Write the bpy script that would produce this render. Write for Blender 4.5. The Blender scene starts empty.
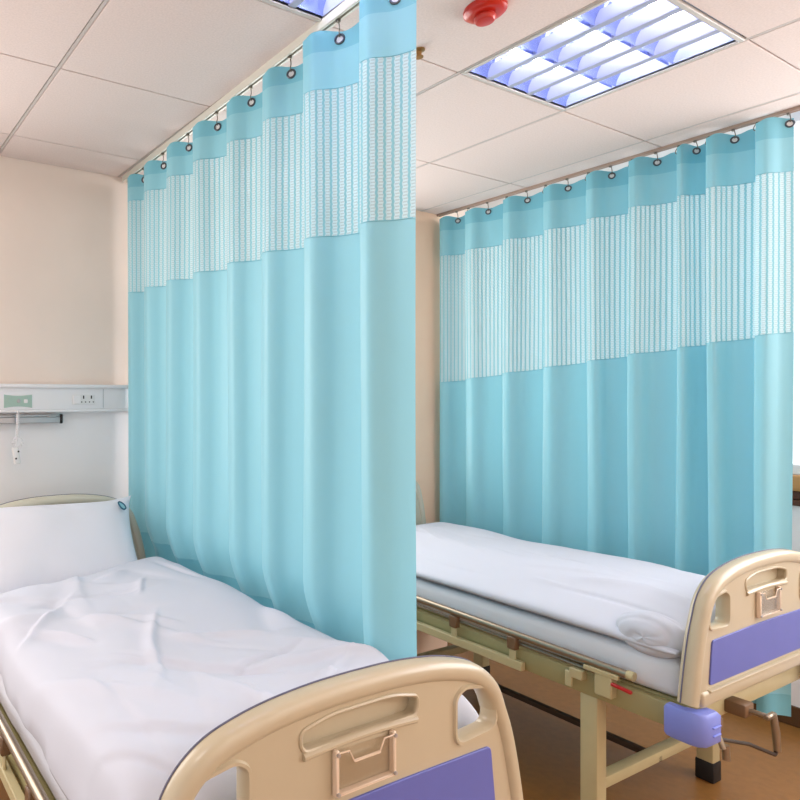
import bpy, bmesh, math, random
from mathutils import Vector, Matrix, noise
random.seed(7)
S = bpy.context.scene
C = S.collection
PI = math.pi

# ------------------------------------------------------------------ helpers
def lin(r, g, b):
    f = lambda c: (c/255/12.92) if c/255 <= 0.04045 else ((c/255+0.055)/1.055)**2.4
    return (f(r), f(g), f(b), 1)

def mat(name, col, rough=0.5, metal=0.0, noise_scale=0, noise_amt=0.06, bump=0.0, bump_scale=200, spec=0.5, coat=0.0):
    m = bpy.data.materials.new(name); m.use_nodes = True
    nt = m.node_tree; b = nt.nodes['Principled BSDF']
    b.inputs['Base Color'].default_value = col
    b.inputs['Roughness'].default_value = rough
    b.inputs['Metallic'].default_value = metal
    b.inputs['Specular IOR Level'].default_value = spec
    b.inputs['Coat Weight'].default_value = coat
    tc = nt.nodes.new('ShaderNodeTexCoord')
    if noise_scale:
        n = nt.nodes.new('ShaderNodeTexNoise'); n.inputs['Scale'].default_value = noise_scale
        n.inputs['Detail'].default_value = 4
        nt.links.new(tc.outputs['Object'], n.inputs['Vector'])
        r = nt.nodes.new('ShaderNodeValToRGB')
        r.color_ramp.elements[0].position = .3; r.color_ramp.elements[1].position = .7
        r.color_ramp.elements[0].color = tuple(c*(1-noise_amt) for c in col[:3])+(1,)
        r.color_ramp.elements[1].color = tuple(min(1, c*(1+noise_amt)) for c in col[:3])+(1,)
        nt.links.new(n.outputs['Fac'], r.inputs['Fac'])
        nt.links.new(r.outputs['Color'], b.inputs['Base Color'])
    if bump:
        n2 = nt.nodes.new('ShaderNodeTexNoise'); n2.inputs['Scale'].default_value = bump_scale
        nt.links.new(tc.outputs['Object'], n2.inputs['Vector'])
        bp = nt.nodes.new('ShaderNodeBump'); bp.inputs['Strength'].default_value = bump
        bp.inputs['Distance'].default_value = 0.002
        nt.links.new(n2.outputs['Fac'], bp.inputs['Height'])
        nt.links.new(bp.outputs['Normal'], b.inputs['Normal'])
    return m

def cloth_mat(name, col, trans=0.4, bump=.08):
    m = bpy.data.materials.new(name); m.use_nodes = True
    nt = m.node_tree; b = nt.nodes['Principled BSDF']; out = nt.nodes['Material Output']
    b.inputs['Base Color'].default_value = col; b.inputs['Roughness'].default_value = .43
    b.inputs['Specular IOR Level'].default_value = .85
    b.inputs['Sheen Weight'].default_value = .4; b.inputs['Sheen Roughness'].default_value = .35
    t = nt.nodes.new('ShaderNodeBsdfTranslucent'); t.inputs['Color'].default_value = col
    mx = nt.nodes.new('ShaderNodeMixShader'); mx.inputs['Fac'].default_value = trans
    tc = nt.nodes.new('ShaderNodeTexCoord')
    n2 = nt.nodes.new('ShaderNodeTexNoise'); n2.inputs['Scale'].default_value = 300
    bp = nt.nodes.new('ShaderNodeBump'); bp.inputs['Strength'].default_value = bump; bp.inputs['Distance'].default_value = .001
    nt.links.new(tc.outputs['UV'], n2.inputs['Vector']); nt.links.new(n2.outputs['Fac'], bp.inputs['Height'])
    nt.links.new(bp.outputs['Normal'], b.inputs['Normal'])
    nt.links.new(b.outputs[0], mx.inputs[1]); nt.links.new(t.outputs[0], mx.inputs[2]); nt.links.new(mx.outputs[0], out.inputs['Surface'])
    return m

def mesh_mat(name, colA, colB):
    """open net: pale zigzag threads between narrow teal warp strips (UV in metres)"""
    m = bpy.data.materials.new(name); m.use_nodes = True
    nt = m.node_tree; L = nt.links; b = nt.nodes['Principled BSDF']; out = nt.nodes['Material Output']
    b.inputs['Roughness'].default_value = .75; b.inputs['Specular IOR Level'].default_value = .2
    tc = nt.nodes.new('ShaderNodeTexCoord'); sp = nt.nodes.new('ShaderNodeSeparateXYZ'); L.new(tc.outputs['UV'], sp.inputs[0])
    def M(op, a, bb=None):
        n = nt.nodes.new('ShaderNodeMath'); n.operation = op
        for i, v in enumerate((a, bb)):
            if v is None: continue
            if isinstance(v, (int, float)): n.inputs[i].default_value = v
            else: L.new(v, n.inputs[i])
        return n.outputs[0]
    row = M('DIVIDE', sp.outputs[1], .0085)
    zig = M('MULTIPLY', M('SINE', M('MULTIPLY', row, PI)), .0010)
    col = M('FRACT', M('DIVIDE', M('ADD', sp.outputs[0], zig), .0205))
    strip = M('GREATER_THAN', col, .66)                      # solid teal strip
    hole_r = M('GREATER_THAN', M('FRACT', row), .58)
    hole_c = M('MULTIPLY', M('GREATER_THAN', col, .10), M('LESS_THAN', col, .60))
    hole = M('MULTIPLY', hole_r, hole_c)
    mc = nt.nodes.new('ShaderNodeMix'); mc.data_type = 'RGBA'
    mc.inputs['A'].default_value = colA; mc.inputs['B'].default_value = colB
    L.new(strip, mc.inputs['Factor']); L.new(mc.outputs['Result'], b.inputs['Base Color'])
    t = nt.nodes.new('ShaderNodeBsdfTranslucent'); L.new(mc.outputs['Result'], t.inputs['Color'])
    mx = nt.nodes.new('ShaderNodeMixShader'); mx.inputs['Fac'].default_value = .2
    L.new(b.outputs[0], mx.inputs[1]); L.new(t.outputs[0], mx.inputs[2])
    tr = nt.nodes.new('ShaderNodeBsdfTransparent'); mx2 = nt.nodes.new('ShaderNodeMixShader')
    L.new(M('MULTIPLY', hole, .2), mx2.inputs['Fac']); L.new(mx.outputs[0], mx2.inputs[1]); L.new(tr.outputs[0], mx2.inputs[2])
    L.new(mx2.outputs[0], out.inputs['Surface'])
    return m

def clear_mat(name):
    m = bpy.data.materials.new(name); m.use_nodes = True
    nt = m.node_tree; out = nt.nodes['Material Output']
    g = nt.nodes.new('ShaderNodeBsdfGlossy'); g.inputs['Roughness'].default_value = .12
    t = nt.nodes.new('ShaderNodeBsdfTransparent'); t.inputs['Color'].default_value = (.97, .97, .965, 1)
    lw = nt.nodes.new('ShaderNodeLayerWeight'); lw.inputs['Blend'].default_value = .12
    mx = nt.nodes.new('ShaderNodeMixShader'); nt.links.new(lw.outputs['Facing'], mx.inputs['Fac'])
    nt.links.new(t.outputs[0], mx.inputs[1]); nt.links.new(g.outputs[0], mx.inputs[2]); nt.links.new(mx.outputs[0], out.inputs['Surface'])
    return m

def emit_mat(name, col, s):
    m = bpy.data.materials.new(name); m.use_nodes = True
    nt = m.node_tree; b = nt.nodes['Principled BSDF']
    b.inputs['Base Color'].default_value = (.9, .9, .9, 1)
    b.inputs['Emission Color'].default_value = col; b.inputs['Emission Strength'].default_value = s
    return m

def link_mesh(name, me, m, parent=None, smooth=True):
    o = bpy.data.objects.new(name, me); C.objects.link(o)
    if m: me.materials.append(m)
    if smooth:
        me.polygons.foreach_set('use_smooth', [True]*len(me.polygons))
        try: me.set_sharp_from_angle(angle=math.radians(40))
        except Exception: pass
    if parent: o.parent = parent
    return o

def obj(name, bm, m, parent=None, smooth=True):
    bmesh.ops.recalc_face_normals(bm, faces=bm.faces[:])
    me = bpy.data.meshes.new(name); bm.to_mesh(me); bm.free()
    return link_mesh(name, me, m, parent, smooth)

def tag(o, label, cat, group=None):
    o['label'] = label; o['category'] = cat
    if group: o['group'] = group
    return o

def thing(name, label, cat, loc=(0, 0, 0), rotz=0, group=None):
    o = bpy.data.objects.new(name, None); C.objects.link(o)
    o.location = loc; o.rotation_euler = (0, 0, rotz); o.empty_display_size = .1
    return tag(o, label, cat, group)

def struct(name, bm, m, smooth=False):
    o = obj(name, bm, m, None, smooth); o['kind'] = 'structure'; return o

def box(bm, x0, x1, y0, y1, z0, z1, bev=0, seg=2, rot=None, pivot=None):
    r = bmesh.ops.create_cube(bm, size=1)
    vs = r['verts']
    for v in vs:
        v.co = Vector((x0+(v.co.x+.5)*(x1-x0), y0+(v.co.y+.5)*(y1-y0), z0+(v.co.z+.5)*(z1-z0)))
    if bev:
        es = list({e for v in vs for e in v.link_edges})
        b = bmesh.ops.bevel(bm, geom=es, offset=bev, segments=seg, affect='EDGES', profile=.5)
        vs = list({v for f in b['faces'] for v in f.verts} | {v for v in vs if v.is_valid})
    if rot:
        bmesh.ops.rotate(bm, verts=vs, cent=pivot or ((x0+x1)/2, (y0+y1)/2, (z0+z1)/2), matrix=rot)
    return vs

def tube(bm, pts, r, n=10, closed=False, caps=True):
    pts = [Vector(p) for p in pts]; N = len(pts); rings = []
    prev = None
    for i, p in enumerate(pts):
        a = pts[(i-1) % N] if (closed or i > 0) else p
        b = pts[(i+1) % N] if (closed or i < N-1) else p
        t = (b-a).normalized()
        if prev is None:
            ref = Vector((0, 0, 1)) if abs(t.z) < .9 else Vector((1, 0, 0))
            u = t.cross(ref).normalized()
        else:
            u = (prev - t*prev.dot(t)).normalized()
        prev = u; w = t.cross(u)
        rr = r[i] if isinstance(r, (list, tuple)) else r
        rings.append([bm.verts.new(p+(u*math.cos(2*PI*k/n)+w*math.sin(2*PI*k/n))*rr) for k in range(n)])
    for i in range(N if closed else N-1):
        A, B = rings[i], rings[(i+1) % N]
        for k in range(n):
            bm.faces.new((A[k], A[(k+1) % n], B[(k+1) % n], B[k]))
    if caps and not closed:
        bm.faces.new(rings[0]); bm.faces.new(rings[-1])

def lathe(bm, prof, cx=0, cy=0, cz=0, n=32):
    rings = []
    for r, z in prof:
        if r < 1e-5: rings.append([bm.verts.new((cx, cy, cz+z))])
        else: rings.append([bm.verts.new((cx+r*math.cos(2*PI*k/n), cy+r*math.sin(2*PI*k/n), cz+z)) for k in range(n)])
    for A, B in zip(rings, rings[1:]):
        for k in range(n):
            f = [A[k % len(A)], A[(k+1) % len(A)], B[(k+1) % len(B)], B[k % len(B)]]
            f = list(dict.fromkeys(f))
            if len(f) > 2: bm.faces.new(f)

def catmull(pts, sub=6, closed=False):
    P = [Vector(p) for p in pts]; N = len(P); out = []
    rng = range(N if closed else N-1)
    for i in rng:
        p0 = P[(i-1) % N] if closed or i > 0 else P[0]*2-P[1]
        p1 = P[i]; p2 = P[(i+1) % N]
        p3 = P[(i+2) % N] if closed or i < N-2 else P[-1]*2-P[-2]
        for k in range(sub):
            t = k/sub
            out.append(.5*((2*p1)+(p2-p0)*t+(2*p0-5*p1+4*p2-p3)*t*t+(3*p1-p0-3*p2+p3)*t**3))
    if not closed: out.append(P[-1])
    return out

def rounded(poly, r=.02, n=5):
    """polygon of (x,z) with rounded corners"""
    out = []; N = len(poly)
    for i in range(N):
        p = Vector(poly[i]); a = (Vector(poly[i-1])-p); b = (Vector(poly[(i+1) % N])-p)
        rr = r[i] if isinstance(r, (list, tuple)) else r
        rr = min(rr, a.length*.45, b.length*.45)
        A = p+a.normalized()*rr; B = p+b.normalized()*rr
        for k in range(n+1):
            t = k/n; out.append(((1-t)**2*A+2*t*(1-t)*p+t*t*B))
    return out

def plate(bm, loops, y0, y1, bev=.004):
    """flat (x,z) outline with holes, given thickness from y0 to y1 and rounded edges"""
    cu = bpy.data.curves.new('tmp', 'CURVE'); cu.dimensions = '2D'; cu.fill_mode = 'BOTH'
    cu.extrude = (y1-y0)/2-bev; cu.bevel_depth = bev; cu.bevel_resolution = 2; cu.offset = -bev
    for lp in loops:
        s = cu.splines.new('POLY'); s.points.add(len(lp)-1)
        for p, q in zip(s.points, lp): p.co = (q[0], q[1], 0, 1)
        s.use_cyclic_u = True
    o = bpy.data.objects.new('tmp', cu); C.objects.link(o)
    dg = bpy.context.evaluated_depsgraph_get(); dg.update()
    me = bpy.data.meshes.new_from_object(o.evaluated_get(dg))
    me.transform(Matrix(((1, 0, 0, 0), (0, 0, -1, (y0+y1)/2), (0, 1, 0, 0), (0, 0, 0, 1))))
    bm.from_mesh(me)
    bpy.data.objects.remove(o); bpy.data.curves.remove(cu); bpy.data.meshes.remove(me)

def sweep_xz(bm, pts, a, b, y, n=14, pw=2.6, closed=False):
    """sweep a super-ellipse (a in plane, b in depth) along (x,z) points"""
    rings = []; N = len(pts)
    for i, p in enumerate(pts):
        q0 = Vector(pts[(i-1) % N] if closed or i else pts[i]); q1 = Vector(pts[(i+1) % N] if closed or i < N-1 else pts[i])
        t = (q1-q0).normalized(); nx, nz = -t[1], t[0]
        ring = []
        for k in range(n):
            th = 2*PI*k/n; c, s = math.cos(th), math.sin(th)
            ca = math.copysign(abs(c)**(2/pw), c)*a; sb = math.copysign(abs(s)**(2/pw), s)*b
            ring.append(bm.verts.new((p[0]+nx*ca, y+sb, p[1]+nz*ca)))
        rings.append(ring)
    for i in range(N if closed else N-1):
        A, B = rings[i], rings[(i+1) % N]
        for k in range(n): bm.faces.new((A[k], A[(k+1) % n], B[(k+1) % n], B[k]))
    if not closed: bm.faces.new(rings[0]); bm.faces.new(rings[-1])

# ------------------------------------------------------------------ materials
M = {}
M['ceil'] = mat('ceiling_tile', lin(234, 218, 212), .95, noise_scale=160, noise_amt=.05, bump=.35, bump_scale=260, spec=.1)
M['gap'] = mat('ceiling_grid_gap', lin(120, 108, 104), .9)
M['tbar'] = mat('ceiling_tee', lin(205, 195, 190), .6)
M['wall'] = mat('peach_plaster', lin(250, 234, 222), .85, noise_scale=4, noise_amt=.02, spec=.2)
M['wallside'] = mat('warm_plaster', lin(255, 222, 196), .85, noise_scale=4, noise_amt=.02, spec=.2)
M['panel'] = mat('white_wall_panel', lin(252, 250, 252), .5, noise_scale=3, noise_amt=.015)
M['floor'] = mat('brown_vinyl', lin(150, 104, 54), .32, noise_scale=30, noise_amt=.10, spec=.45)
M['skirt'] = mat('brown_skirting', lin(92, 62, 34), .5, noise_scale=20)
M['console'] = mat('white_enamel', lin(248, 246, 248), .35)
M['alu'] = mat('brushed_aluminium', lin(188, 186, 188), .35, .7)
M['dark'] = mat('black_rubber', lin(22, 20, 20), .6)
M['green'] = mat('pale_green_fascia', lin(172, 200, 188), .4)
M['white'] = mat('white_plastic', lin(238, 238, 238), .4)
M['teal'] = cloth_mat('teal_cloth', lin(144, 207, 221), .14)
M['teal_d'] = cloth_mat('teal_cloth_doubled', lin(120, 194, 212), .10)
M['net'] = mesh_mat('curtain_net', lin(196, 223, 229), lin(148, 204, 215))
M['railw'] = mat('rail_enamel', lin(222, 220, 208), .4)
M['railsh'] = mat('rail_shaded', lin(176, 150, 135), .45, .2)  # brown tone is the shadow under the far rail, put into its colour
M['steel'] = mat('dark_steel', lin(95, 98, 105), .3, .9)
M['wire'] = mat('hook_wire', lin(120, 115, 105), .35, .8)
M['cream'] = mat('cream_abs', lin(194, 180, 152), .32, noise_scale=6, noise_amt=.015, coat=.15)
M['creamh'] = mat('cream_abs_head', lin(206, 202, 184), .4)
M['seam'] = mat('seam_grey', lin(98, 98, 120), .5)
M['purple'] = mat('periwinkle_panel', lin(98, 106, 182), .42, noise_scale=8, noise_amt=.03)
M['bumper'] = mat('periwinkle_bumper', lin(128, 140, 218), .38)
M['frame'] = mat('cream_steel', lin(196, 184, 142), .4, noise_scale=15, noise_amt=.03)
M['olive'] = mat('khaki_steel', lin(168, 158, 112), .45)
M['tube'] = mat('satin_tube', lin(160, 146, 128), .3, .75)
M['clamp'] = mat('brown_plastic', lin(120, 92, 66), .45)
M['brown_d'] = mat('dark_bar', lin(58, 42, 30), .5)
M['red'] = mat('red_plastic', lin(205, 40, 24), .28, coat=.3)
M['redtag'] = mat('red_lever', lin(190, 30, 30), .4)
M['sheet'] = mat('white_cotton', lin(228, 230, 238), .85, bump=.15, bump_scale=500, spec=.15)
M['duvet'] = mat('white_duvet_cotton', lin(208, 211, 222), .85, bump=.12, bump_scale=420, spec=.15)
M['emb'] = mat('emblem_teal', lin(30, 92, 120), .7)
M['emb2'] = mat('emblem_pale', lin(150, 200, 210), .7)
M['clear'] = clear_mat('clear_acrylic')
M['edge'] = mat('acrylic_edge', lin(236, 214, 190), .2)
M['tubeE'] = emit_mat('fluorescent_tube', (1, .98, .96, 1), 15)
M['housing'] = mat('lamp_housing_white', lin(188, 196, 224), .4)
M['refl'] = mat('lamp_reflector', lin(158, 170, 222), .2, .9)
M['blade'] = mat('lamp_blade', lin(190, 192, 214), .45, .3)
M['lframe'] = mat('lamp_frame_enamel', lin(212, 206, 200), .4)
M['brass'] = mat('brass', lin(170, 130, 80), .35, .8)
M['wood'] = mat('varnished_wood', lin(205, 150, 90), .4, noise_scale=12, noise_amt=.15)
M['wood_d'] = mat('dark_wood', lin(92, 50, 24), .45, noise_scale=12, noise_amt=.2)
M['frame_w'] = mat('window_frame_white', lin(240, 240, 240), .4)
M['sky'] = emit_mat('daylight_glass', (1, 1, 1, 1), 1.05)
M['violet'] = cloth_mat('violet_blind', lin(140, 130, 190), .3)

# ------------------------------------------------------------------ room
ZC = 2.70
WY = 2.95
X0, X1, Y0 = -2.4, 4.10, -2.2
bm = bmesh.new(); box(bm, X0, X1+.1, Y0, WY+.1, -.08, 0); struct('floor', bm, M['floor'])
# ceiling tiles with open joints; two cells stay open for the lamps
GX, GY, G = .705, .83, .62
cells = {(2, 0), (0, 0)}
gy = lambda j: GY+j*G if j >= 1 else .887+.6*j
bm = bmesh.new()
for i in range(-6, 5):
    for j in range(-5, 5):
        if (i, j) in cells: continue
        a0 = max(X0, GX+i*G); a1 = min(3.36, GX+(i+1)*G); b0 = max(Y0, gy(j)); b1 = min(WY, gy(j+1))
        if a1-a0 < .05 or b1-b0 < .05: continue
        box(bm, a0+.0085, a1-.0085, b0+.0025, b1-.0025, ZC, ZC+.015, .0015, 1)
struct('ceiling', bm, M['ceil'])
bm = bmesh.new()
for i in range(-3, 6):
    x = GX+i*G
    if X0 < x < 3.3: box(bm, x-.0055, x+.0055, Y0, WY, ZC+.001, ZC+.01)
struct('trim_1', bm, M['tbar'])
bm = bmesh.new()                                     # plenum above the tiles, closed round the lamp wells
for i in range(-6, 5):
    for j in range(-5, 5):
        if (i, j) in cells: continue
        a0 = max(X0, GX+i*G); a1 = min(3.36, GX+(i+1)*G); b0 = max(Y0, gy(j)); b1 = min(WY, gy(j+1))
        if a1 > a0 and b1 > b0: box(bm, a0, a1, b0, b1, ZC+.016, ZC+.03)
struct('ceiling_deck', bm, M['gap'])
# raised window bay ceiling beyond the far rail
bm = bmesh.new(); box(bm, 3.36, X1+.1, Y0, WY, 3.02, 3.06); box(bm, 3.34, 3.36, Y0, WY, ZC, 3.06); struct('ceiling_bay', bm, M['console'])
# head wall: plaster above, white panel below the console
bm = bmesh.new(); box(bm, X0, X1+.1, WY, WY+.1, 1.57, 3.06); struct('wall_head', bm, M['wall'])
bm = bmesh.new(); box(bm, X0, X1+.1, WY-.004, WY+.1, 0, 1.57); struct('wall_head_panel', bm, M['panel'])
bm = bmesh.new(); box(bm, 3.05, 3.42, 2.63, WY-.004, 0, ZC); struct('wall_pier', bm, M['wallside'])
bm = bmesh.new(); box(bm, X0, X1+.1, Y0-.1, Y0, 0, 3.06); struct('wall_back', bm, M['wall'])
# window wall on the right: parapet, lintel, pier
bm = bmesh.new()
box(bm, X1, X1+.1, Y0, WY+.1, 0, 1.06); box(bm, X1, X1+.1, Y0, WY+.1, 2.95, 3.06)
struct('wall_right', bm, M['panel'])
bm = bmesh.new(); box(bm, X1-.015, X1, Y0, WY, 0, .095, .003, 1); struct('baseboard_right', bm, M['skirt'])
bm = bmesh.new(); box(bm, X0, 3.05, WY-.019, WY-.004, 0, .095, .003, 1); struct('baseboard_head', bm, M['skirt'])
w = bpy.data.objects.new('window_1', None); C.objects.link(w); w['kind'] = 'structure'; w.location = (X1, 0, 1.2)
bm = bmesh.new()
for yy in (Y0, -1.0, .2):
    box(bm, .02, .07, yy, yy+.05, 0, 1.75, .004, 1)
for zz in (0, 1.70): box(bm, .02, .07, Y0, WY, zz, zz+.05, .004, 1)
obj('window_frame', bm, M['frame_w'], w)
bm = bmesh.new(); box(bm, .075, .08, Y0, WY, 0, 1.75); obj('pane', bm, M['sky'], w)
bm = bmesh.new(); box(bm, -.02, .1, Y0, WY, -.075, 0, .008, 2); obj('window_sill', bm, M['wood'], w)
bm = bmesh.new(); box(bm, -.008, .1, Y0, WY, -.115, -.075, .004, 1); box(bm, -.014, .1, Y0, WY, -.145, -.118, .004, 1); obj('sill_moulding', bm, M['wood_d'], w)
# violet valance gathered at the window head
bm = bmesh.new()
prev = None
for i in range(0, 121):
    y = -1.8+i*.025; x = X1-.06+.018*math.sin(i*1.05)
    a, b = bm.verts.new((x, y, 2.98)), bm.verts.new((x+.004, y, 2.80))
    if prev: bm.faces.new((prev[0], a, b, prev[1]))
    prev = (a, b)
tag(obj('valance', bm, M['violet']), 'violet gathered valance at the window head beyond the far curtain', 'valance')

# ------------------------------------------------------------------ ceiling lamps
def ceiling_lamp(i, j, label):
    x0, y0 = GX+i*G, gy(j); W = G; D = gy(j+1)-y0
    t = thing('ceiling_light', label, 'ceiling light', (x0, y0, ZC), 0, 'louvred ceiling lights')
    bm = bmesh.new()
    f = .018
    for a in ((.004, W-.004, .004, f), (.004, W-.004, D-f, D-.004), (.004, f, f, D-f), (W-f, W-.004, f, D-f)):
        box(bm, *a, -.004, .008, .0015, 1)
    obj('frame', bm, M['lframe'], t)
    bm = bmesh.new()
    box(bm, f-.006, W-f+.006, f-.006, D-f+.006, .105, .11)
    for a in ((f-.008, f, f-.008, D-f+.008), (W-f, W-f+.008, f-.008, D-f+.008)): box(bm, *a, .0, .11)
    for a in ((f, W-f, f-.008, f), (f, W-f, D-f, D-f+.008)): box(bm, *a, .0, .11)
    obj('housing', bm, M['housing'], t)
    L = W-2*f; tw = (D-2*f)/3
    for k in range(3):
        bm = bmesh.new(); y = f+tw*(k+.5)
        tube(bm, [(f+.012, y, .075), (W-f-.012, y, .075)], .014, 12)
        obj('tube', bm, M['tubeE'], t)
    for k in range(4):                                # V-shaped mirror ridges between the troughs
        bm = bmesh.new(); y = f+tw*k
        for q in range(5):                            # one curved ridge per cell
            xa = f+L*q/5+.004; xb = f+L*(q+1)/5-.004
            n = 7; rows = []
            for s in range(n):
                u = s/(n-1); hw = .006+.034*u*u
                zz = .004+.060*u
                rows.append((hw, zz))
            for sg in (-1, 1):
                if (k == 0 and sg < 0) or (k == 3 and sg > 0): continue
                vv = [(bm.verts.new((xa+.018*zz/.06*0, y+sg*hw, zz)), bm.verts.new((xb, y+sg*hw, zz))) for hw, zz in rows]
                for A, B in zip(vv, vv[1:]): bm.faces.new((A[0], A[1], B[1], B[0]))
        obj('reflector', bm, M['refl'], t)
    for q in range(1, 5):                             # straight cross blades
        bm = bmesh.new(); x = f+L*q/5
        box(bm, x-.013, x+.013, f, D-f, .0, .004, .001, 1)
        box(bm, x-.013, x-.011, f, D-f, .004, .045); box(bm, x+.011, x+.013, f, D-f, .004, .045)
        obj('blade', bm, M['blade'], t)
    return t
ceiling_lamp(2, 0, 'square louvred fluorescent ceiling light shining in full view between the two curtains')
ceiling_lamp(0, 0, 'louvred ceiling light cut off by the top of the frame beside the near curtain rail')

# ------------------------------------------------------------------ detector and sprinkler
t = thing('fire_detector', 'round red fire detector on the ceiling between the curtains', 'detector', (1.685, 1.17, ZC))
bm = bmesh.new(); lathe(bm, [(0, 0), (.056, 0), (.058, -.005), (.057, -.014), (.050, -.020), (.036, -.023), (0, -.023)]); obj('base', bm, M['red'], t)
bm = bmesh.new(); lathe(bm, [(.024, -.022), (.024, -.026), (.029, -.029), (.029, -.036), (.024, -.042), (.012, -.044), (0, -.044)]); obj('sensor_cap', bm, M['red'], t)
t = thing('ceiling_sprinkler', 'small brass sprinkler head on ceiling just past the near curtain edge', 'sprinkler', (1.70, 1.412, ZC))
bm = bmesh.new(); lathe(bm, [(0, 0), (.018, 0), (.018, -.004), (.008, -.008), (.007, -.022), (0, -.022)]); obj('body', bm, M['brass'], t)
bm = bmesh.new(); lathe(bm, [(0, -.022), (.013, -.023), (.013, -.026), (0, -.027)]); obj('deflector', bm, M['brass'], t)

# ------------------------------------------------------------------ curtains
def interp(xs, ys, x):
    if x <= xs[0]: return ys[0]
    for a, b, c, d in zip(xs, xs[1:], ys, ys[1:]):
        if x <= b: return c+(d-c)*(x-a)/(b-a)
    return ys[-1]

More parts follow.
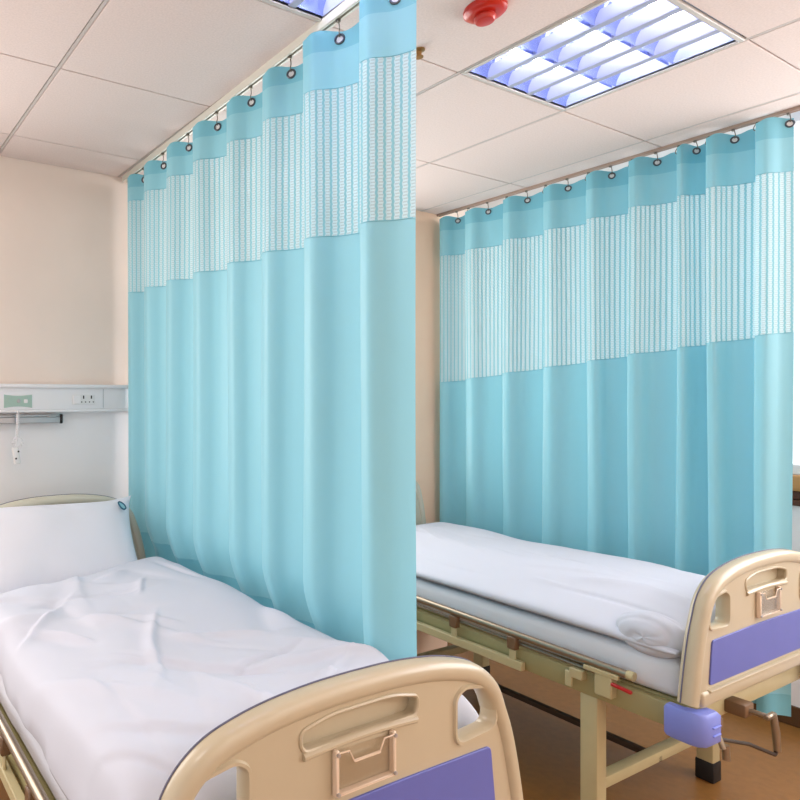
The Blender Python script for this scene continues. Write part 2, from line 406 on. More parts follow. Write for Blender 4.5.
KN = [(0, -.98), (.08, -1.06), (.18, -1.0), (.27, -.62), (.35, -.12), (.45, .22), (.58, .48), (.74, .70), (.84, .80), (.90, .60), (.95, -.20)]
def FOLD(fr):
    n = len(KN)
    for i in range(n):
        a = KN[i]; b = KN[i+1] if i < n-1 else (1.0, KN[0][1])
        if fr <= b[0] or i == n-1:
            t = (fr-a[0])/(b[0]-a[0]); p0 = KN[i-1][1]; p3 = KN[(i+2) % n][1]
            m1 = (b[1]-p0)*.5; m2 = (p3-a[1])*.5
            return (2*t**3-3*t*t+1)*a[1]+(t**3-2*t*t+t)*m1+(-2*t**3+3*t*t)*b[1]+(t**3-t*t)*m2
def curtain(label, group, xc, crests, y_start, y_end, amp, ztop, zm1, zm2, zhem, zbot, header, seed, skew=0, push=0, sh=0, tilt=0):
    """crests: y of each fold crest, from the wall towards the camera"""
    t = thing('privacy_curtain', label, 'curtain', (xc, y_end, 0), 0, group)
    n0 = (y_start-crests[0])/(crests[0]-crests[1]); n1 = (crests[-1]-y_end)/(crests[-2]-crests[-1])
    ph_a, ph_b = -n0, len(crests)-1+n1
    ks = list(range(len(crests)))
    def y_of(ph):
        if ph < 0: return crests[0]-ph*(crests[0]-crests[1])
        if ph > ks[-1]: return crests[-1]-(ph-ks[-1])*(crests[-2]-crests[-1])
        return interp(ks, crests, ph)
    R = random.Random(seed); am = [amp*R.uniform(.82, 1.15) for _ in range(len(crests)+3)]; sk = [R.uniform(-.05, .05) for _ in range(len(crests)+3)]
    def P(ph, z):
        k = int(math.floor(ph)); fr = ph-k
        a = am[k+1]*(1-fr)+am[k+2]*fr
        dn = (ztop-z)/(ztop-.3)
        x = a*FOLD(fr)*(1-.18*dn*(.5+.5*math.sin(k*2.1+1)))
        x += .005*math.sin(ph*1.7+z*1.1)*dn
        y = y_of(ph) + .010*math.sin(ph*2.3+z*1.4)*dn
        x += skew*(y_of(ph)-y_end)
        if push: x += push*max(0, min(1, (1.02-z)/.16))**1.5*max(0, min(1, (y_of(ph)-1.2)/.25))
        if ph_b-ph < .5: y = y - 0
        return Vector((x, y-y_end, z))
    NP = int((ph_b-ph_a)*30)
    phs = [ph_a+(ph_b-ph_a)*i/NP for i in range(NP+1)]
    arc = [0]
    for a, b in zip(phs, phs[1:]): arc.append(arc[-1]+(P(b, 2.)-P(a, 2.)).length)
    def strip(name, za, zb, m, rows):
        bm = bmesh.new(); uvl = bm.loops.layers.uv.new('UVMap'); grid = []; uvs = {}
        for r in range(rows+1):
            row = []
            for i, ph in enumerate(phs):
                y = y_of(ph)
                A = za(y, ph) if callable(za) else za; B = zb(y, ph) if callable(zb) else zb
                z = A+(B-A)*r/rows
                p = P(ph, z)
                v = bm.verts.new(p); uvs[v] = (arc[i], z); row.append(v)
            grid.append(row)
        for A, B in zip(grid, grid[1:]):
            for i in range(NP):
                f = bm.faces.new((A[i], A[i+1], B[i+1], B[i]))
                for l in f.loops: l[uvl].uv = uvs[l.vert]
        me = bpy.data.meshes.new(name); bm.to_mesh(me); bm.free()
        o = link_mesh(name, me, m, t)
        return o
    top = lambda y, ph: ztop+tilt*(y-y_end)-.006*(1-math.cos(4*PI*(ph-.25)))
    if header:
        strip('header_tape', top, lambda y, ph: ztop+tilt*(y-y_end)-header, M['teal_d'], 4)
        strip('top_band', lambda y, ph: ztop+tilt*(y-y_end)-header, zm1, M['teal'], 4)
    else:
        strip('top_band', top, zm1, M['teal_d'], 5)
    strip('mesh_panel', zm1, zm2, M['net'], 10)
    strip('drape', zm2, zhem, M['teal'], 30)
    strip('hem', zhem, zbot, M['teal_d'], 4)
    # seams between the bands
    for nm, zf in (('upper_seam', zm1), ('lower_seam', zm2), ('hem_seam', zhem)):
        bm = bmesh.new()
        tube(bm, [P(ph, (zf(y_of(ph), ph) if callable(zf) else zf)) for ph in phs[::2]], .0016, 5)
        obj(nm, bm, M['teal_d'], t)
    # eyelets and hooks: two to a fold
    k = math.ceil(ph_a*2-.5)
    while True:
        eye = k % 2 == 0; ph = k/2+.44+sh if eye else (k+1)/2-.05; k += 1
        if ph < ph_a+.04: continue
        if ph > ph_b-.04: break
        zc = ztop+tilt*(y_of(ph)-y_end)-.032
        p = P(ph, zc); d = (P(ph+.02, zc)-P(ph-.02, zc)).normalized(); nrm = Vector((d.y, -d.x, 0)).normalized()
        if nrm.x > 0 and abs(nrm.x) > .05: nrm = -nrm
        up = Vector((0, 0, 1)); side = up.cross(nrm)
        if eye:
            bm = bmesh.new()
            tube(bm, [p+nrm*.002+(side*math.cos(a)+up*math.sin(a))*.0125 for a in [2*PI*q/18 for q in range(18)]], .0034, 7, closed=True)
            g = obj('grommet', bm, M['steel'], t)
            bm = bmesh.new()
            vs = [bm.verts.new(p+nrm*.0015+(side*math.cos(a)+up*math.sin(a))*.0115) for a in [2*PI*q/18 for q in range(18)]]
            bm.faces.new(vs); vs2 = [bm.verts.new(v.co-nrm*.003) for v in vs]; bm.faces.new(vs2)
            obj('eyelet_bright', bm, M['white'], g)  # white disc stands in for the brightness seen through the eyelet
        bm = bmesh.new()
        xr = skew*p.y
        pts = [Vector((p.x, p.y, zc+.012))-nrm*.006, Vector((p.x, p.y, zc+.006))+nrm*.006, Vector((p.x, p.y, zc+.016))+nrm*.010, Vector((p.x, p.y, zc+.030))+nrm*.004,
               Vector((p.x*.5+xr*.5, p.y, zc+.045)), Vector((xr, p.y, max(zc+.05, 2.668))), Vector((xr, p.y, 2.69))]
        tube(bm, catmull(pts, 4), .0017, 6)
        box(bm, xr-.006, xr+.006, p.y-.004, p.y+.004, 2.664 if not header > .08 else 2.68, 2.674 if not header > .08 else 2.688)
        obj('hook', bm, M['wire'], t)
    return t

def rail(label, x, y0, y1, m, dp=.027):
    t = thing('curtain_rail', label, 'curtain rail', (x, y0, ZC))
    bm = bmesh.new()
    box(bm, -.012, .012, 0, y1-y0, -.006, 0, .001, 1)
    for s in (-1, 1):
        box(bm, s*.012-.0015, s*.012+.0015, 0, y1-y0, -dp, 0)
        box(bm, min(s*.012, s*.005), max(s*.012, s*.005), 0, y1-y0, -dp-.001, -dp+.002)
    obj('track', bm, m, t)
    bm = bmesh.new(); box(bm, -.014, .014, -.012, 0, -dp-.003, 0, .002, 1); obj('end_cap', bm, M['white'], t)
    return t

XB = 3.335
SK = .02
XN = 1.312                                   # the near rail runs a hair off square
cr_near = [.5294*(1349-u)/(u+174)*x for u, x in ((131, 1.315), (147, 1.312), (171, 1.308), (197, 1.303), (229, 1.298), (265, 1.294), (309, 1.290), (363, 1.285))]
cr_far = [.5294*(1349-u)/(u+174)*3.295 for u in (441, 465, 504, 543, 586, 630, 677, 706.6, 756)]
curtain('teal privacy curtain with netted top hanging beside the near bed with the pillow', 'privacy curtains on ceiling rails', XN,
        cr_near+[1.06], 2.868, 1.121, .050, 2.648,
        lambda y, ph: 2.466+.034*(y-1.1), lambda y, ph: 2.035+.027*(y-1.1), lambda y, ph: .918-.070*(2.72-y), lambda y, ph: .765, .062, 3, SK, .055, -.02)
curtain('teal privacy curtain with netted top hanging behind the far bed by the window', 'privacy curtains on ceiling rails', XB,
        cr_far+[.93], 2.607, 1.018, .050, 2.680,
        lambda y, ph: 2.462-.035*(y-1)/1.6, lambda y, ph: 1.83-.17*(y-1)/1.6, lambda y, ph: .40, lambda y, ph: .315, .085, 8, 0, 0, .02, -.011)
o = rail('cream ceiling curtain rail carrying the near curtain beside the pillow bed', XN-SK*2.3, -1.2, WY-.02, M['railw']); o.rotation_euler.z = -math.atan(SK)
rail('shade toned ceiling curtain rail carrying the far curtain by the window', XB, -1.2, 2.628, M['railsh'], .012)

# ------------------------------------------------------------------ bedhead console
t = thing('bedhead_trunking', 'white bedhead service trunking on the wall above the pillow', 'wall console', (0, WY-.004, 1.57))
bm = bmesh.new(); box(bm, X0+.02, 3.0, -.045, 0, -.055, .055, .004, 2); obj('body', bm, M['console'], t)
bm = bmesh.new(); box(bm, X0+.02, 3.0, -.060, 0, .048, .066, .004, 2); obj('top_ledge', bm, M['console'], t)
bm = bmesh.new(); box(bm, X0+.02, 3.0, -.052, 0, -.068, -.055, .004, 2); obj('bottom_lip', bm, M['console'], t)
bm = bmesh.new(); box(bm, 1.217, 1.2195, -.0458, -.045, -.05, .045); obj('joint_line', bm, M['alu'], t)
def wall_x(u, Y):
    return Y*.8836*(u+174)/(.4684*(1349-u))
xa, xb = wall_x(4, 2.9), wall_x(32, 2.9)
bm = bmesh.new()
top = [(xa+(xb-xa)*k/12, .016-.006*math.sin(PI*k/12)) for k in range(13)]; bot = [(xb-(xb-xa)*k/12, -.046+.007*math.sin(PI*k/12)) for k in range(13)]
plate(bm, [top+bot], -.049, -.044, .001); cp = obj('call_panel', bm, M['green'], t)
bm = bmesh.new(); lathe(bm, [(0, .004), (.008, .003), (.009, 0)]); 
bmesh.ops.rotate(bm, verts=bm.verts, cent=(0, 0, 0), matrix=Matrix.Rotation(PI/2, 3, 'X')); bmesh.ops.translate(bm, verts=bm.verts, vec=(xa+(xb-xa)*.52, -.049, -.014)); obj('button', bm, M['alu'], cp)
bm = bmesh.new(); box(bm, xa+(xb-xa)*.7, xa+(xb-xa)*.84, -.052, -.048, -.024, -.006, .002, 1); obj('button', bm, M['white'], cp)
bm = bmesh.new(); lathe(bm, [(0, .004), (.012, .003), (.013, 0)]); 
bmesh.ops.rotate(bm, verts=bm.verts, cent=(0, 0, 0), matrix=Matrix.Rotation(PI/2, 3, 'X')); bmesh.ops.translate(bm, verts=bm.verts, vec=(xa+(xb-xa)*.22, -.049, -.014)); obj('button', bm, M['green'], cp)
xa, xb = wall_x(72, 2.9), wall_x(95, 2.9)
bm = bmesh.new(); box(bm, xa, xb, -.0475, -.044, -.032, .016, .002, 1); sp = obj('socket_plate', bm, M['white'], t)
bm = bmesh.new(); box(bm, xa+.004, xa+(xb-xa)*.36, -.0505, -.047, -.028, .012, .002, 1); obj('switch', bm, M['console'], sp)
for q in (.5, .84):
    bm = bmesh.new(); xx = xa+(xb-xa)*q
    box(bm, xx-.003, xx+.003, -.0485, -.047, -.004, .012); box(bm, xx-.013, xx-.007, -.0485, -.047, -.022, -.017); box(bm, xx+.007, xx+.013, -.0485, -.047, -.022, -.017)
    obj('socket_slots', bm, M['dark'], sp)
# rail below
xe = wall_x(64, 2.88)
t = thing('equipment_rail', 'grey metal equipment rail on the wall below the white trunking', 'wall rail', (0, WY-.004, 1.475))
bm = bmesh.new(); box(bm, X0+.02, xe-.012, -.05, -.03, -.024, .006, .003, 1); box(bm, X0+.02, xe-.012, -.046, -.034, .006, .016, .002, 1)
for xx in (-.8, 0, .3): box(bm, xx, xx+.03, -.034, 0, -.02, .006)
box(bm, xe-.075, xe-.03, -.054, -.04, .002, .012, .003, 1); box(bm, xe-.05, xe-.03, -.034, 0, -.02, .006)
obj('bar', bm, M['alu'], t)
bm = bmesh.new(); box(bm, xe-.012, xe, -.053, -.027, -.027, .018, .003, 1); obj('end_cap', bm, M['dark'], t)
# call handset on its coiled cord
xh = wall_x(17.5, 2.87)
t = thing('call_handset', 'white nurse call handset hanging on a coiled cord below the green panel', 'handset', (xh, WY-.075, 1.50))
bm = bmesh.new()
pts = [(.0, .03, .012), (0, .0, .012), (0, -.01, 0)]
for q in range(90):
    a = q*.9; pts.append((.006*math.cos(a), -.010+.006*math.sin(a), -.004-q*.0011))
for q in range(60):
    a = q*.75; s = q/60; pts.append((.022*math.sin(s*2*PI)+.005*math.cos(a), -.010+.005*math.sin(a), -.10-.055*math.sin(s*PI)))
pts += [(-.004, -.01, -.12), (-.008, -.01, -.16)]
tube(bm, pts, .0028, 6); obj('cord', bm, M['console'], t)
bm = bmesh.new(); box(bm, -.022, .008, -.022, .002, -.235, -.155, .008, 3, rot=Matrix.Rotation(-.15, 3, 'Y')); hs = obj('handset_body', bm, M['white'], t)
for q in (-.175, -.207):
    bm = bmesh.new(); box(bm, -.004-(-.175-q)*.35, .004-(-.175-q)*.35, -.0255, -.021, q-.004, q+.004, .0015, 1); obj('button', bm, M['dark'], hs)

# ------------------------------------------------------------------ beds
PROF = [(0, 1.043), (.1, 1.041), (.2, 1.032), (.275, 1.018), (.335, .999), (.38, .970), (.41, .935), (.428, .895), (.449, .845), (.468, .78), (.486, .70), (.497, .640)]
def outline(dz, inset, sx=1):
    half = [Vector(p) for p in catmull([(x*sx, z, 0) for x, z in PROF], 4)]
    pts = [(-p.x, p.y+dz) for p in reversed(half)]+[(p.x, p.y+dz) for p in half[1:]]
    if not inset: return pts
    out = []
    for i, p in enumerate(pts):
        a = Vector(pts[max(i-1, 0)]); b = Vector(pts[min(i+1, len(pts)-1)]); t = (b-a).normalized()
        out.append((p[0]+t.y*inset, p[1]-t.x*inset))
    return out

def endboard(name, parent, yc, dz, foot, sx=1):
    """yc: y of the middle of the board; the front face looks to -y"""
    bm = bmesh.new()
    face = outline(dz, .022, sx)
    z0 = .645+dz
    loop = face[:]; loop[0] = (loop[0][0], z0); loop[-1] = (loop[-1][0], z0)
    holes = []
    if foot:
        hr = rounded([(.262, .845+dz), (.395, .853+dz), (.392, .915+dz), (.362, .950+dz), (.29, .962+dz), (.262, .945+dz)], [.03, .03, .03, .03, .03, .03])
        hl = [(-p[0], p[1]) for p in reversed(hr)]
        slot = rounded([(-.148, .938+dz), (.148, .938+dz), (.152, .976+dz), (.08, .992+dz), (-.08, .992+dz), (-.152, .976+dz)], [.018, .018, .016, .03, .03, .016])
        holes = [hr, hl, slot]
    else:
        slot = rounded([(qx*sx/.9, qz+dz) for qx, qz in ((-.31, .955), (.31, .955), (.29, .985), (.1, 1.0), (-.1, 1.0), (-.29, .985))], .012)
        holes = [slot]
    plate(bm, [loop]+holes, yc-.014, yc+.016, .005)
    if foot:                                     # back of the grip recess and rolled lips round the openings
        plate(bm, [[(-.17, .925+dz), (.17, .925+dz), (.17, .996+dz), (-.17, .996+dz)]], yc+.008, yc+.0155, .002)
        for h in (hr, hl): sweep_xz(bm, h, .008, .020, yc, 10, 2.2, True)
        sweep_xz(bm, slot[:12]+slot[12:], .0045, .006, yc-.012, 8, 2, True)
        lip = [(-.145+.29*k/14, .930+dz+.006*math.sin(PI*k/14)) for k in range(15)]
        sweep_xz(bm, lip, .008, .010, yc-.012, 10, 2)
    else:
        sweep_xz(bm, slot, .008, .018, yc, 10, 2.2, True)
    rim = outline(dz, .020, sx)
    sweep_xz(bm, rim, .022, .026, yc+.002, 18, 2.5)
    box(bm, -.44*sx, .44*sx, yc-.022, yc+.026, .622+dz, .668+dz, .010, 3)     # bottom rail of the board
    if foot:
        box(bm, -.40, .40, yc-.026, yc-.012, .662+dz, .670+dz, .003, 2)
    m = M['cream'] if foot else M['creamh']
    b = obj(name, bm, m, parent)
    bm = bmesh.new()
    sweep_xz(bm, outline(dz, -.0016, sx), .0018, .0022, yc+.013, 6, 2); obj('seam', bm, M['seam'], b)
    if foot:
        pl = rounded([(-.392, .682), (.392, .682), (.375, .818), (.0, .824), (-.375, .818)], [.012, .012, .014, .3, .014], 6)
        bm = bmesh.new(); plate(bm, [pl], yc-.0185, yc-.013, .002); p = obj('colour_panel', bm, M['purple'], b)
        # clear chart pocket with its screws
        bm = bmesh.new(); hx, zb, zt = .073, .846, .922; yy = yc-.0145
        plate(bm, [rounded([(-hx, zb), (hx, zb), (hx, zt), (.045, zt), (.033, zt-.022), (-.033, zt-.022), (-.045, zt), (-hx, zt)], .006, 3)], yy-.013, yy-.0105, .0008)
        plate(bm, [rounded([(-hx, zb), (hx, zb), (hx, zt), (-hx, zt)], .004, 3)], yy-.003, yy-.001, .0006)
        ch = obj('chart_holder', bm, M['clear'], b)
        bm = bmesh.new()
        for s in (-1, 1):
            box(bm, s*hx-.0045, s*hx+.0045, yy-.0125, yy, zb-.004, zt+.006, .002, 1)
        box(bm, -hx, hx, yy-.0125, yy, zb-.003, zb+.003, .001, 1)
        for zz, w0, w1 in ((zt-.022, -.033, .033),): box(bm, w0, w1, yy-.0142, yy-.010, zz-.0015, zz+.0015)
        for s in (-1, 1):
            tube(bm, [(s*.033, yy-.012, zt-.022), (s*.045, yy-.012, zt), (s*.070, yy-.012, zt+.001)], .0015, 5)
        obj('holder_edge', bm, M['edge'], b)
        for s in (-1, 1):
            for zz in (zb+.003, zt-.001):
                bm = bmesh.new(); tube(bm, [(s*hx, yy-.0155, zz), (s*hx, yy-.011, zz)], .0038, 10)
                obj('screw', bm, M['alu'], b)
    return b

def bed(label, loc, rotz, length, hsx):
    t = thing('hospital_bed', label, 'bed', loc, rotz, 'hospital beds')
    endboard('footboard', t, .028, 0, True)
    endboard('headboard', t, length-.03, .097, False, hsx)
    HX = .44
    for s in (-1, 1):
        bm = bmesh.new()
        box(bm, min(s*HX, s*(HX-.035)), max(s*HX, s*(HX-.035)), .054, length-.056, .525, .600, .004, 2)
        obj('side_beam', bm, M['olive'], t)
    bm = bmesh.new(); box(bm, -.405, .405, .06, length-.06, .575, .608, .004, 1)
    for k in range(5): box(bm, -.405, .405, .1+k*(length-.25)/4, .14+k*(length-.25)/4, .54, .576, .003, 1)
    obj('mattress_deck', bm, M['olive'], t)
    for s in (-1, 1):
        for yy in (.31, length-.36):
            bm = bmesh.new(); x = s*(HX-.032)
            box(bm, x-.03, x+.03, yy, yy+.058, .075, .526, .006, 2)
            lg = obj('leg', bm, M['frame'], t)
            bm = bmesh.new(); box(bm, x-.034, x+.034, yy-.004, yy+.062, 0, .085, .008, 2); obj('rubber_foot', bm, M['dark'], lg)
    for yy in (.32, length-.35):
        bm = bmesh.new(); box(bm, -.38, .38, yy, yy+.04, .185, .225, .005, 2); obj('cross_bar', bm, M['frame'], t)
    bm = bmesh.new(); box(bm, -.012, .012, .32, length-.32, .185, .21, .003, 1); obj('centre_bar', bm, M['brown_d'], t)
    # bottom crossbeam under the footboard with the two cranks
    bm = bmesh.new(); box(bm, -.40, .40, .056, .10, .525, .58, .004, 2); obj('end_beam', bm, M['frame'], t)
    for x, ang in ((-.155, 0), (-.36, 1)):
        bm = bmesh.new()
        box(bm, x-.03, x+.03, .0, .058, .535, .578, .006, 2); cr = obj('crank', bm, M['clamp'], t)
        bm = bmesh.new()
        if ang == 0:
            tube(bm, [(x, .03, .556), (x, -.04, .556)], .009, 10)
            box(bm, x-.012, x+.045, -.052, -.036, .548, .564, .004, 1)
            tube(bm, [(x+.036, -.044, .556), (x+.040, -.05, .50), (x+.044, -.052, .44)], [.0095, .0105, .0095], 12)
        else:
            tube(bm, [(x, .03, .556), (x, .0, .52), (x, -.01, .49)], .008, 10)
            tube(bm, [(x+.01, -.012, .50), (x+.012, -.014, .455)], .010, 12)
        obj('crank_handle', bm, M['tube'], cr)
    bm = bmesh.new(); tube(bm, [(-.33, .02, .50), (-.22, -.02, .475), (-.125, -.05, .432), (-.113, -.052, .445)], .006, 8); obj('crank_rod', bm, M['brown_d'], t)
    # corner bumpers
    for s in (-1, 1):
        bm = bmesh.new()
        pl = [(s*.484, .09), (s*.490, .065), (s*.492, .02), (s*.485, -.004), (s*.465, -.018), (s*.40, -.020), (s*.395, -.012), (s*.395, .010), (s*.44, .020), (s*.458, .05), (s*.458, .09)]
        if s < 0: pl = pl[::-1]
        def ring(z, ins):
            cx = s*.45; cy = .05
            return [bm.verts.new((x+(cx-x)*ins, y+(cy-y)*ins, z)) for x, y in pl]
        rs = [ring(.518, .12), ring(.528, .0), ring(.606, 0), ring(.616, .12)]
        for v, p in zip(rs[0], pl): pass
        for A, B in zip(rs, rs[1:]):
            for k in range(len(pl)): bm.faces.new((A[k], A[(k+1) % len(pl)], B[(k+1) % len(pl)], B[k]))
        bm.faces.new(rs[0]); bm.faces.new(rs[-1])
        bu = obj('corner_bumper', bm, M['bumper'], t)
        bm = bmesh.new()
        for zz in (.55, .575): box(bm, s*.425-.022, s*.425+.022, -.0235, -.018, zz, zz+.004, .001, 1)
        obj('bumper_rib', bm, M['bumper'], bu)
    # folding side rail, window and wall side alike
    for s in (-1,):
        x = s*.462
        bm = bmesh.new()
        tube(bm, [(x, .20, .655), (x, length-.35, .668)], .0135, 14)
        tube(bm, [(x+.012, .30, .620), (x+.012, length-.35, .635)], .006, 10)
        sr = obj('side_rail', bm, M['tube'], t)
        bm = bmesh.new(); tube(bm, [(x, .183, .6548), (x, .203, .655)], .0155, 14); obj('rail_end_cap', bm, M['frame'], sr)
        bm = bmesh.new(); box(bm, x-.012, x+.014, .56, length-.35, .528, .562, .003, 1); obj('rail_carrier', bm, M['frame'], sr)
        for yy in (.60, .86, 1.12):
            bm = bmesh.new(); box(bm, x-.016, x+.012, yy-.018, yy+.018, .60, .650, .004, 1); obj('rail_clamp', bm, M['clamp'], sr)
            bm = bmesh.new(); box(bm, x-.008, x+.0, yy-.014, yy+.014, .555, .602, .004, 1); obj('rail_tab', bm, M['frame'], sr)
        bm = bmesh.new()
        box(bm, x-.014, x+.022, .245, .30, .555, .638, .004, 1); box(bm, x-.016, x-.002, .225, .335, .628, .644, .002, 1)
        box(bm, x-.012, x+.02, .34, .385, .58, .615, .003, 1); box(bm, x-.012, x-.002, .375, .40, .545, .60, .003, 1)
        obj('rail_latch', bm, M['frame'], sr)
        bm = bmesh.new(); box(bm, x-.016, x-.004, .185, .248, .600, .612, .003, 1, rot=Matrix.Rotation(.1, 3, 'X')); obj('latch_lever', bm, M['redtag'], sr)
    return t

BL, BR, ROT = (.895, .858, 0), (2.80, .905, 0), math.radians(-1)
bed('cream hospital bed with pillow, nearest the camera, footboard in the foreground', BL, 0, 1.83, .90)
bed('cream hospital bed beyond the near curtain, with purple bumper and cranks showing', BR, ROT, 1.70, .64)

def rot_pt(base, rot, x, y): return (base[0]+x*math.cos(rot)-y*math.sin(rot), base[1]+x*math.sin(rot)+y*math.cos(rot))

def mattress(label, base, rot, length):
    o = None
    bm = bmesh.new(); box(bm, -.422, .422, .07, length-.075, .610, .735, .035, 4)
    bmesh.ops.subdivide_edges(bm, edges=[e for e in bm.edges if e.calc_length() > .3], cuts=24, use_grid_fill=True)
    for v in bm.verts:
        n = noise.noise(Vector((v.co.x*6, v.co.y*5, v.co.z*6+3)))
        if v.co.z > .62: v.co += Vector((math.copysign(.004*n, v.co.x), 0, .004*n))
    o = obj('mattress', bm, M['sheet']); o.location = base; o.rotation_euler.z = rot
    return tag(o, label, 'mattress', 'sheeted mattresses')
mattress('thin mattress in white sheet under the puffy duvet of the near bed', BL, 0, 1.83)
mattress('sheeted mattress showing its pale edge below the folded duvet, far bed', BR, ROT, 1.70)

def ridged(p, k=1.0):
    return 1-abs(noise.noise(p))*k

def duvet(label, base, rot, xa, xb, ya, yb, zb, topf, nx, ny, seed, wr=1.0, ex=.22, ey=.14, edge=None, ncr=44, ang=(2.0, .75)):
    """closed soft slab: top height topf(u,v) above a flat underside, rolled edges, creased by noise"""
    RR = random.Random(seed); CR = []
    for q in range(ncr):
        an = RR.gauss(*ang)
        CR.append((RR.uniform(xa+.08, xb-.05), RR.uniform(ya+.05, yb-.15), math.cos(an), math.sin(an), RR.uniform(.09, .34), RR.choice((1, 1, -.7))*RR.uniform(.008, .018), RR.uniform(.016, .040)))
    bm = bmesh.new(); T = []; B = []
    for j in range(ny+1):
        rt, rb = [], []
        for i in range(nx+1):
            a = -math.cos(PI*i/nx)*.35+(2*i/nx-1)*.65; b = -math.cos(PI*j/ny)*.3+(2*j/ny-1)*.7
            u, v = (a+1)/2, (b+1)/2
            ea = (1-abs(a)**(2/ex))**.5 if abs(a) < 1 else 0; eb = (1-abs(b)**(2/ey))**.5 if abs(b) < 1 else 0
            e = ea*eb
            x = xa+(xb-xa)*u; y = ya+(yb-ya)*v
            wob = .012*noise.noise(Vector((y*3.1+seed, a*1.5, 2)))+.006*noise.noise(Vector((y*9+seed, a*2, 5)))
            x += wob*abs(a)**3*wr; y += .02*noise.noise(Vector((x*4+seed, 7, b)))*abs(b)**4*wr
            h = topf(u, v, x, y)
            p = Vector((x*2.3+seed, y*1.7, 0))
            w3 = noise.noise(p+Vector((0, 0, 4)))*.022+noise.noise(p*2.7)*.009
            wx, wy = x+.03*noise.noise(p*2.2+Vector((9, 0, 0))), y+.03*noise.noise(p*2.2+Vector((0, 9, 0)))
            w1 = 0
            for cx_, cy_, ca, sa, ln, amp, wd in CR:
                dx, dy = wx-cx_, wy-cy_
                al = (dx*ca+dy*sa)/ln
                if abs(al) < 1:
                    dd = (-dx*sa+dy*ca)/wd
                    if -4 < dd < 4: w1 += amp*(1-al*al)**1.5*(math.exp(-dd*dd*.8) if dd > 0 else math.exp(-dd*dd*4))
            h += (w1+w3)*wr
            zl = zb+.022
            zt = zl+(h-zl)*e
            zz = zl-.020*min(1, e*1.6)
            vt = Vector((x, y, zt)); vb = Vector((x, y, zz))
            if edge: vt, vb = edge(u, v, vt), edge(u, v, vb)
            V = bm.verts.new(vt)
            rt.append(V)
            rb.append(V if i in (0, nx) or j in (0, ny) else bm.verts.new(vb))
        T.append(rt); B.append(rb)
    for j in range(ny):
        for i in range(nx):
            bm.faces.new((T[j][i], T[j][i+1], T[j+1][i+1], T[j+1][i]))
            q = [B[j][i], B[j+1][i], B[j+1][i+1], B[j][i+1]]
            try: bm.faces.new(q)
            except ValueError: pass
    bmesh.ops.recalc_face_normals(bm, faces=bm.faces[:])
    me = bpy.data.meshes.new('duvet'); bm.to_mesh(me); bm.free()
    o = bpy.data.objects.new('duvet', me); C.objects.link(o); me.materials.append(M['duvet'])
    me.polygons.foreach_set('use_smooth', [True]*len(me.polygons))
    o.location = base; o.rotation_euler.z = rot
    return tag(o, label, 'duvet', 'white duvets')

def top_near(u, v, x, y):
    return .875+.012*math.sin(PI*u)+.008*math.sin(v*9+u*3)+.075*max(0, u-.5)+.03*max(0, v-.7)
def edge_near(u, v, p):
    d = min(1, max(0, -.424-p.x)/.022)
    p.z -= .030*d*d
    p.x += .08*max(0, u-.5)*2*max(0, 1-v/.13)
    p.y += (u-.55)*.24*max(0, v-.3)**1.5*1.7
    f = max(0, .07-v)/.07
    p.z -= .02*f*f
    return p
duvet('puffy white duvet spread over the near bed below the pillow', BL, 0, -.448, .408, .075, 1.50, .744, top_near, 170, 230, 11, 1.0, .13, .08, edge_near)

def top_far(u, v, x, y):
    s = min(1, u/.42); s = s*s*(3-2*s)
    return .800+.075*s+.008*math.sin(v*7)
def edge_far(u, v, p):
    k = max(0, 1-abs(v-.02)/.13)*max(0, 1-u/.25)
    p.x -= .015*k; p.z -= .0*k
    return p
fd = duvet('white duvet folded lengthwise along the far bed with a rolled end', BR, ROT, -.437, .36, .075, 1.58, .744, top_far, 120, 190, 37, .6, .3, .12, edge_far, 22, (1.62, .28))
# the rolled end of the folded duvet: coiled cloth seen end on
bm = bmesh.new(); n, mm = 72, 60; rings = []
for j in range(mm+1):
    a = PI*j/mm; ring = []
    for i in range(n):
        b = 2*PI*i/n
        rr = math.sin(a)**.8; ax = math.cos(a)
        g = (.5+.5*math.sin(b+a*7.5+.5*math.sin(b*2)))**3
        k = 1-.055*g*min(1, a*3)+.05*noise.noise(Vector((math.cos(b)*1.5, math.sin(b)*1.5, a*2)))
        ring.append(bm.verts.new((-.388-.062*ax*k, .165+.105*rr*k*math.cos(b), .790+.072*rr*k*math.sin(b))))
    rings.append(ring)
for A, B in zip(rings, rings[1:]):
    for i in range(n): bm.faces.new((A[i], A[(i+1) % n], B[(i+1) % n], B[i]))
bmesh.ops.remove_doubles(bm, verts=bm.verts[:], dist=1e-5)
ro = obj('rolled_end', bm, M['duvet'], fd)

# ------------------------------------------------------------------ pillow
t = thing('pillow', 'white pillow with a small teal emblem leaning on the near headboard', 'pillow', (.83, 2.50, .945), math.radians(-6))
bm = bmesh.new(); nx, ny = 70, 50; W, H, TH = .365, .215, .07; T = []; B = []
for j in range(ny+1):
    rt, rb = [], []
    for i in range(nx+1):
        a = 2*i/nx-1; b = 2*j/ny-1
        e = (max(0, (1-a**4))*max(0, (1-b**4)))**.55
        x = W*a*(1-.05*(1-abs(b)**2)); y = H*b*(1-.07*(1-a**4*.9))
        x += math.copysign(.018*abs(a)**10*abs(b)**6, a); y += math.copysign(.012*abs(b)**8*abs(a)**6, b)
        p = Vector((x*6, y*6, 1.5))
        wn = (noise.noise(p*.55)*.016+noise.noise(p*1.3+Vector((4, 2, 0)))*.006)*min(1, e*2)
        zt = TH*e+wn; zb_ = -TH*.55*e
        V = bm.verts.new((x, y, zt)); rt.append(V)
        rb.append(V if i in (0, nx) or j in (0, ny) else bm.verts.new((x, y, zb_)))
    T.append(rt); B.append(rb)
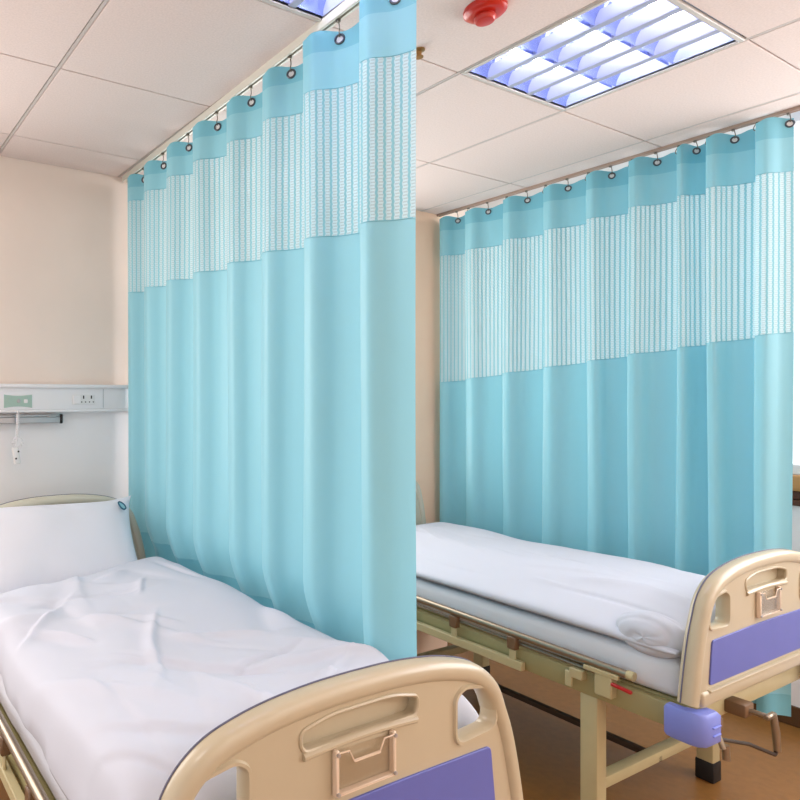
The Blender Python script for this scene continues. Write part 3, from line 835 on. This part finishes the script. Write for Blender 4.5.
for j in range(ny):
    for i in range(nx):
        bm.faces.new((T[j][i], T[j][i+1], T[j+1][i+1], T[j+1][i])); bm.faces.new((B[j][i], B[j+1][i], B[j+1][i+1], B[j][i+1]))
RT = Matrix.Rotation(math.radians(54), 4, 'X')
bmesh.ops.transform(bm, matrix=RT, verts=bm.verts)
obj('pillowcase', bm, M['sheet'], t)
def on_pillow(x, y):
    a, b = x/W, y/H
    return TH*(max(0, (1-a**4))*max(0, (1-b**4)))**.55
cx, cy = .315, .150
bm = bmesh.new(); pts = []
for q in range(24):
    a = 2*PI*q/24; u_, v_ = .013*math.cos(a), .021*math.sin(a)*(1+.25*math.sin(a))
    x = cx+u_*math.cos(.55)-v_*math.sin(.55); y = cy+u_*math.sin(.55)+v_*math.cos(.55)
    pts.append(RT @ Vector((x, y, on_pillow(x, y)+.012)))
tube(bm, pts, .0035, 6, closed=True); em = obj('emblem', bm, M['emb'], t)
bm = bmesh.new(); vs = [bm.verts.new(p) for p in pts]; bm.faces.new(vs); vs2 = [bm.verts.new(p+Vector((0, .001, -.002))) for p in pts]; bm.faces.new(vs2); obj('emblem_fill', bm, M['emb2'], em)

# ------------------------------------------------------------------ light
def area(name, loc, rot, sx, sy, power, col):
    l = bpy.data.lights.new(name, 'AREA'); l.shape = 'RECTANGLE'; l.size = sx; l.size_y = sy; l.energy = power; l.color = col
    o = bpy.data.objects.new(name, l); C.objects.link(o); o.location = loc; o.rotation_euler = rot
    return o
# ceiling lamps of the ward that are behind the camera
area('ward_lamp', (GX+.31, GY-4*G+.31, ZC-.01), (0, 0, 0), .56, .56, 11, (1, .97, .93))
area('ward_lamp', (GX+2.5*G, GY-4*G+.31, ZC-.01), (0, 0, 0), .56, .56, 11, (1, .97, .93))
area('ward_lamp', (GX-2*G+.31, GY+.31, ZC-.01), (0, 0, 0), .56, .56, 8, (1, .97, .93))
# daylight through the window, on the wall side of the frames
area('window_daylight', (X1-.02, -.5, 2.08), (0, math.radians(90), 0), 1.6, 2.6, 75, (.95, .98, 1))
# added fill by the head wall, left of frame and behind the near curtain
area('head_wall_fill', (-.35, WY-.03, 1.80), (math.radians(-90), 0, 0), 1.1, 1.5, 35, (1, .98, .96))
area('head_wall_fill', (2.20, WY-.03, 1.80), (math.radians(-90), 0, 0), 1.1, 1.5, 25, (1, .98, .96))
W_ = bpy.data.worlds.new('World'); S.world = W_; W_.use_nodes = True
bg = W_.node_tree.nodes['Background']; bg.inputs['Color'].default_value = (.99, .975, .97, 1); bg.inputs['Strength'].default_value = 1.3

# ------------------------------------------------------------------ camera
cd = bpy.data.cameras.new('camera'); co = bpy.data.objects.new('camera', cd); C.objects.link(co)
th = math.atan(334/630)
co.location = (0, 0, 1.57); co.rotation_euler = (PI/2, 0, -th)
cd.sensor_width = 36; cd.sensor_fit = 'HORIZONTAL'; cd.lens = 630/800*36
cd.shift_x = (400-160)/800; cd.shift_y = -(400-398)/800
cd.clip_start = .02
S.camera = co
S.view_settings.view_transform = 'Standard'; S.view_settings.look = 'None'; S.view_settings.gamma = 1
S.view_settings.exposure = -0.05
S.cycles.use_denoising = True
S.cycles.max_bounces = 8; S.cycles.transparent_max_bounces = 16
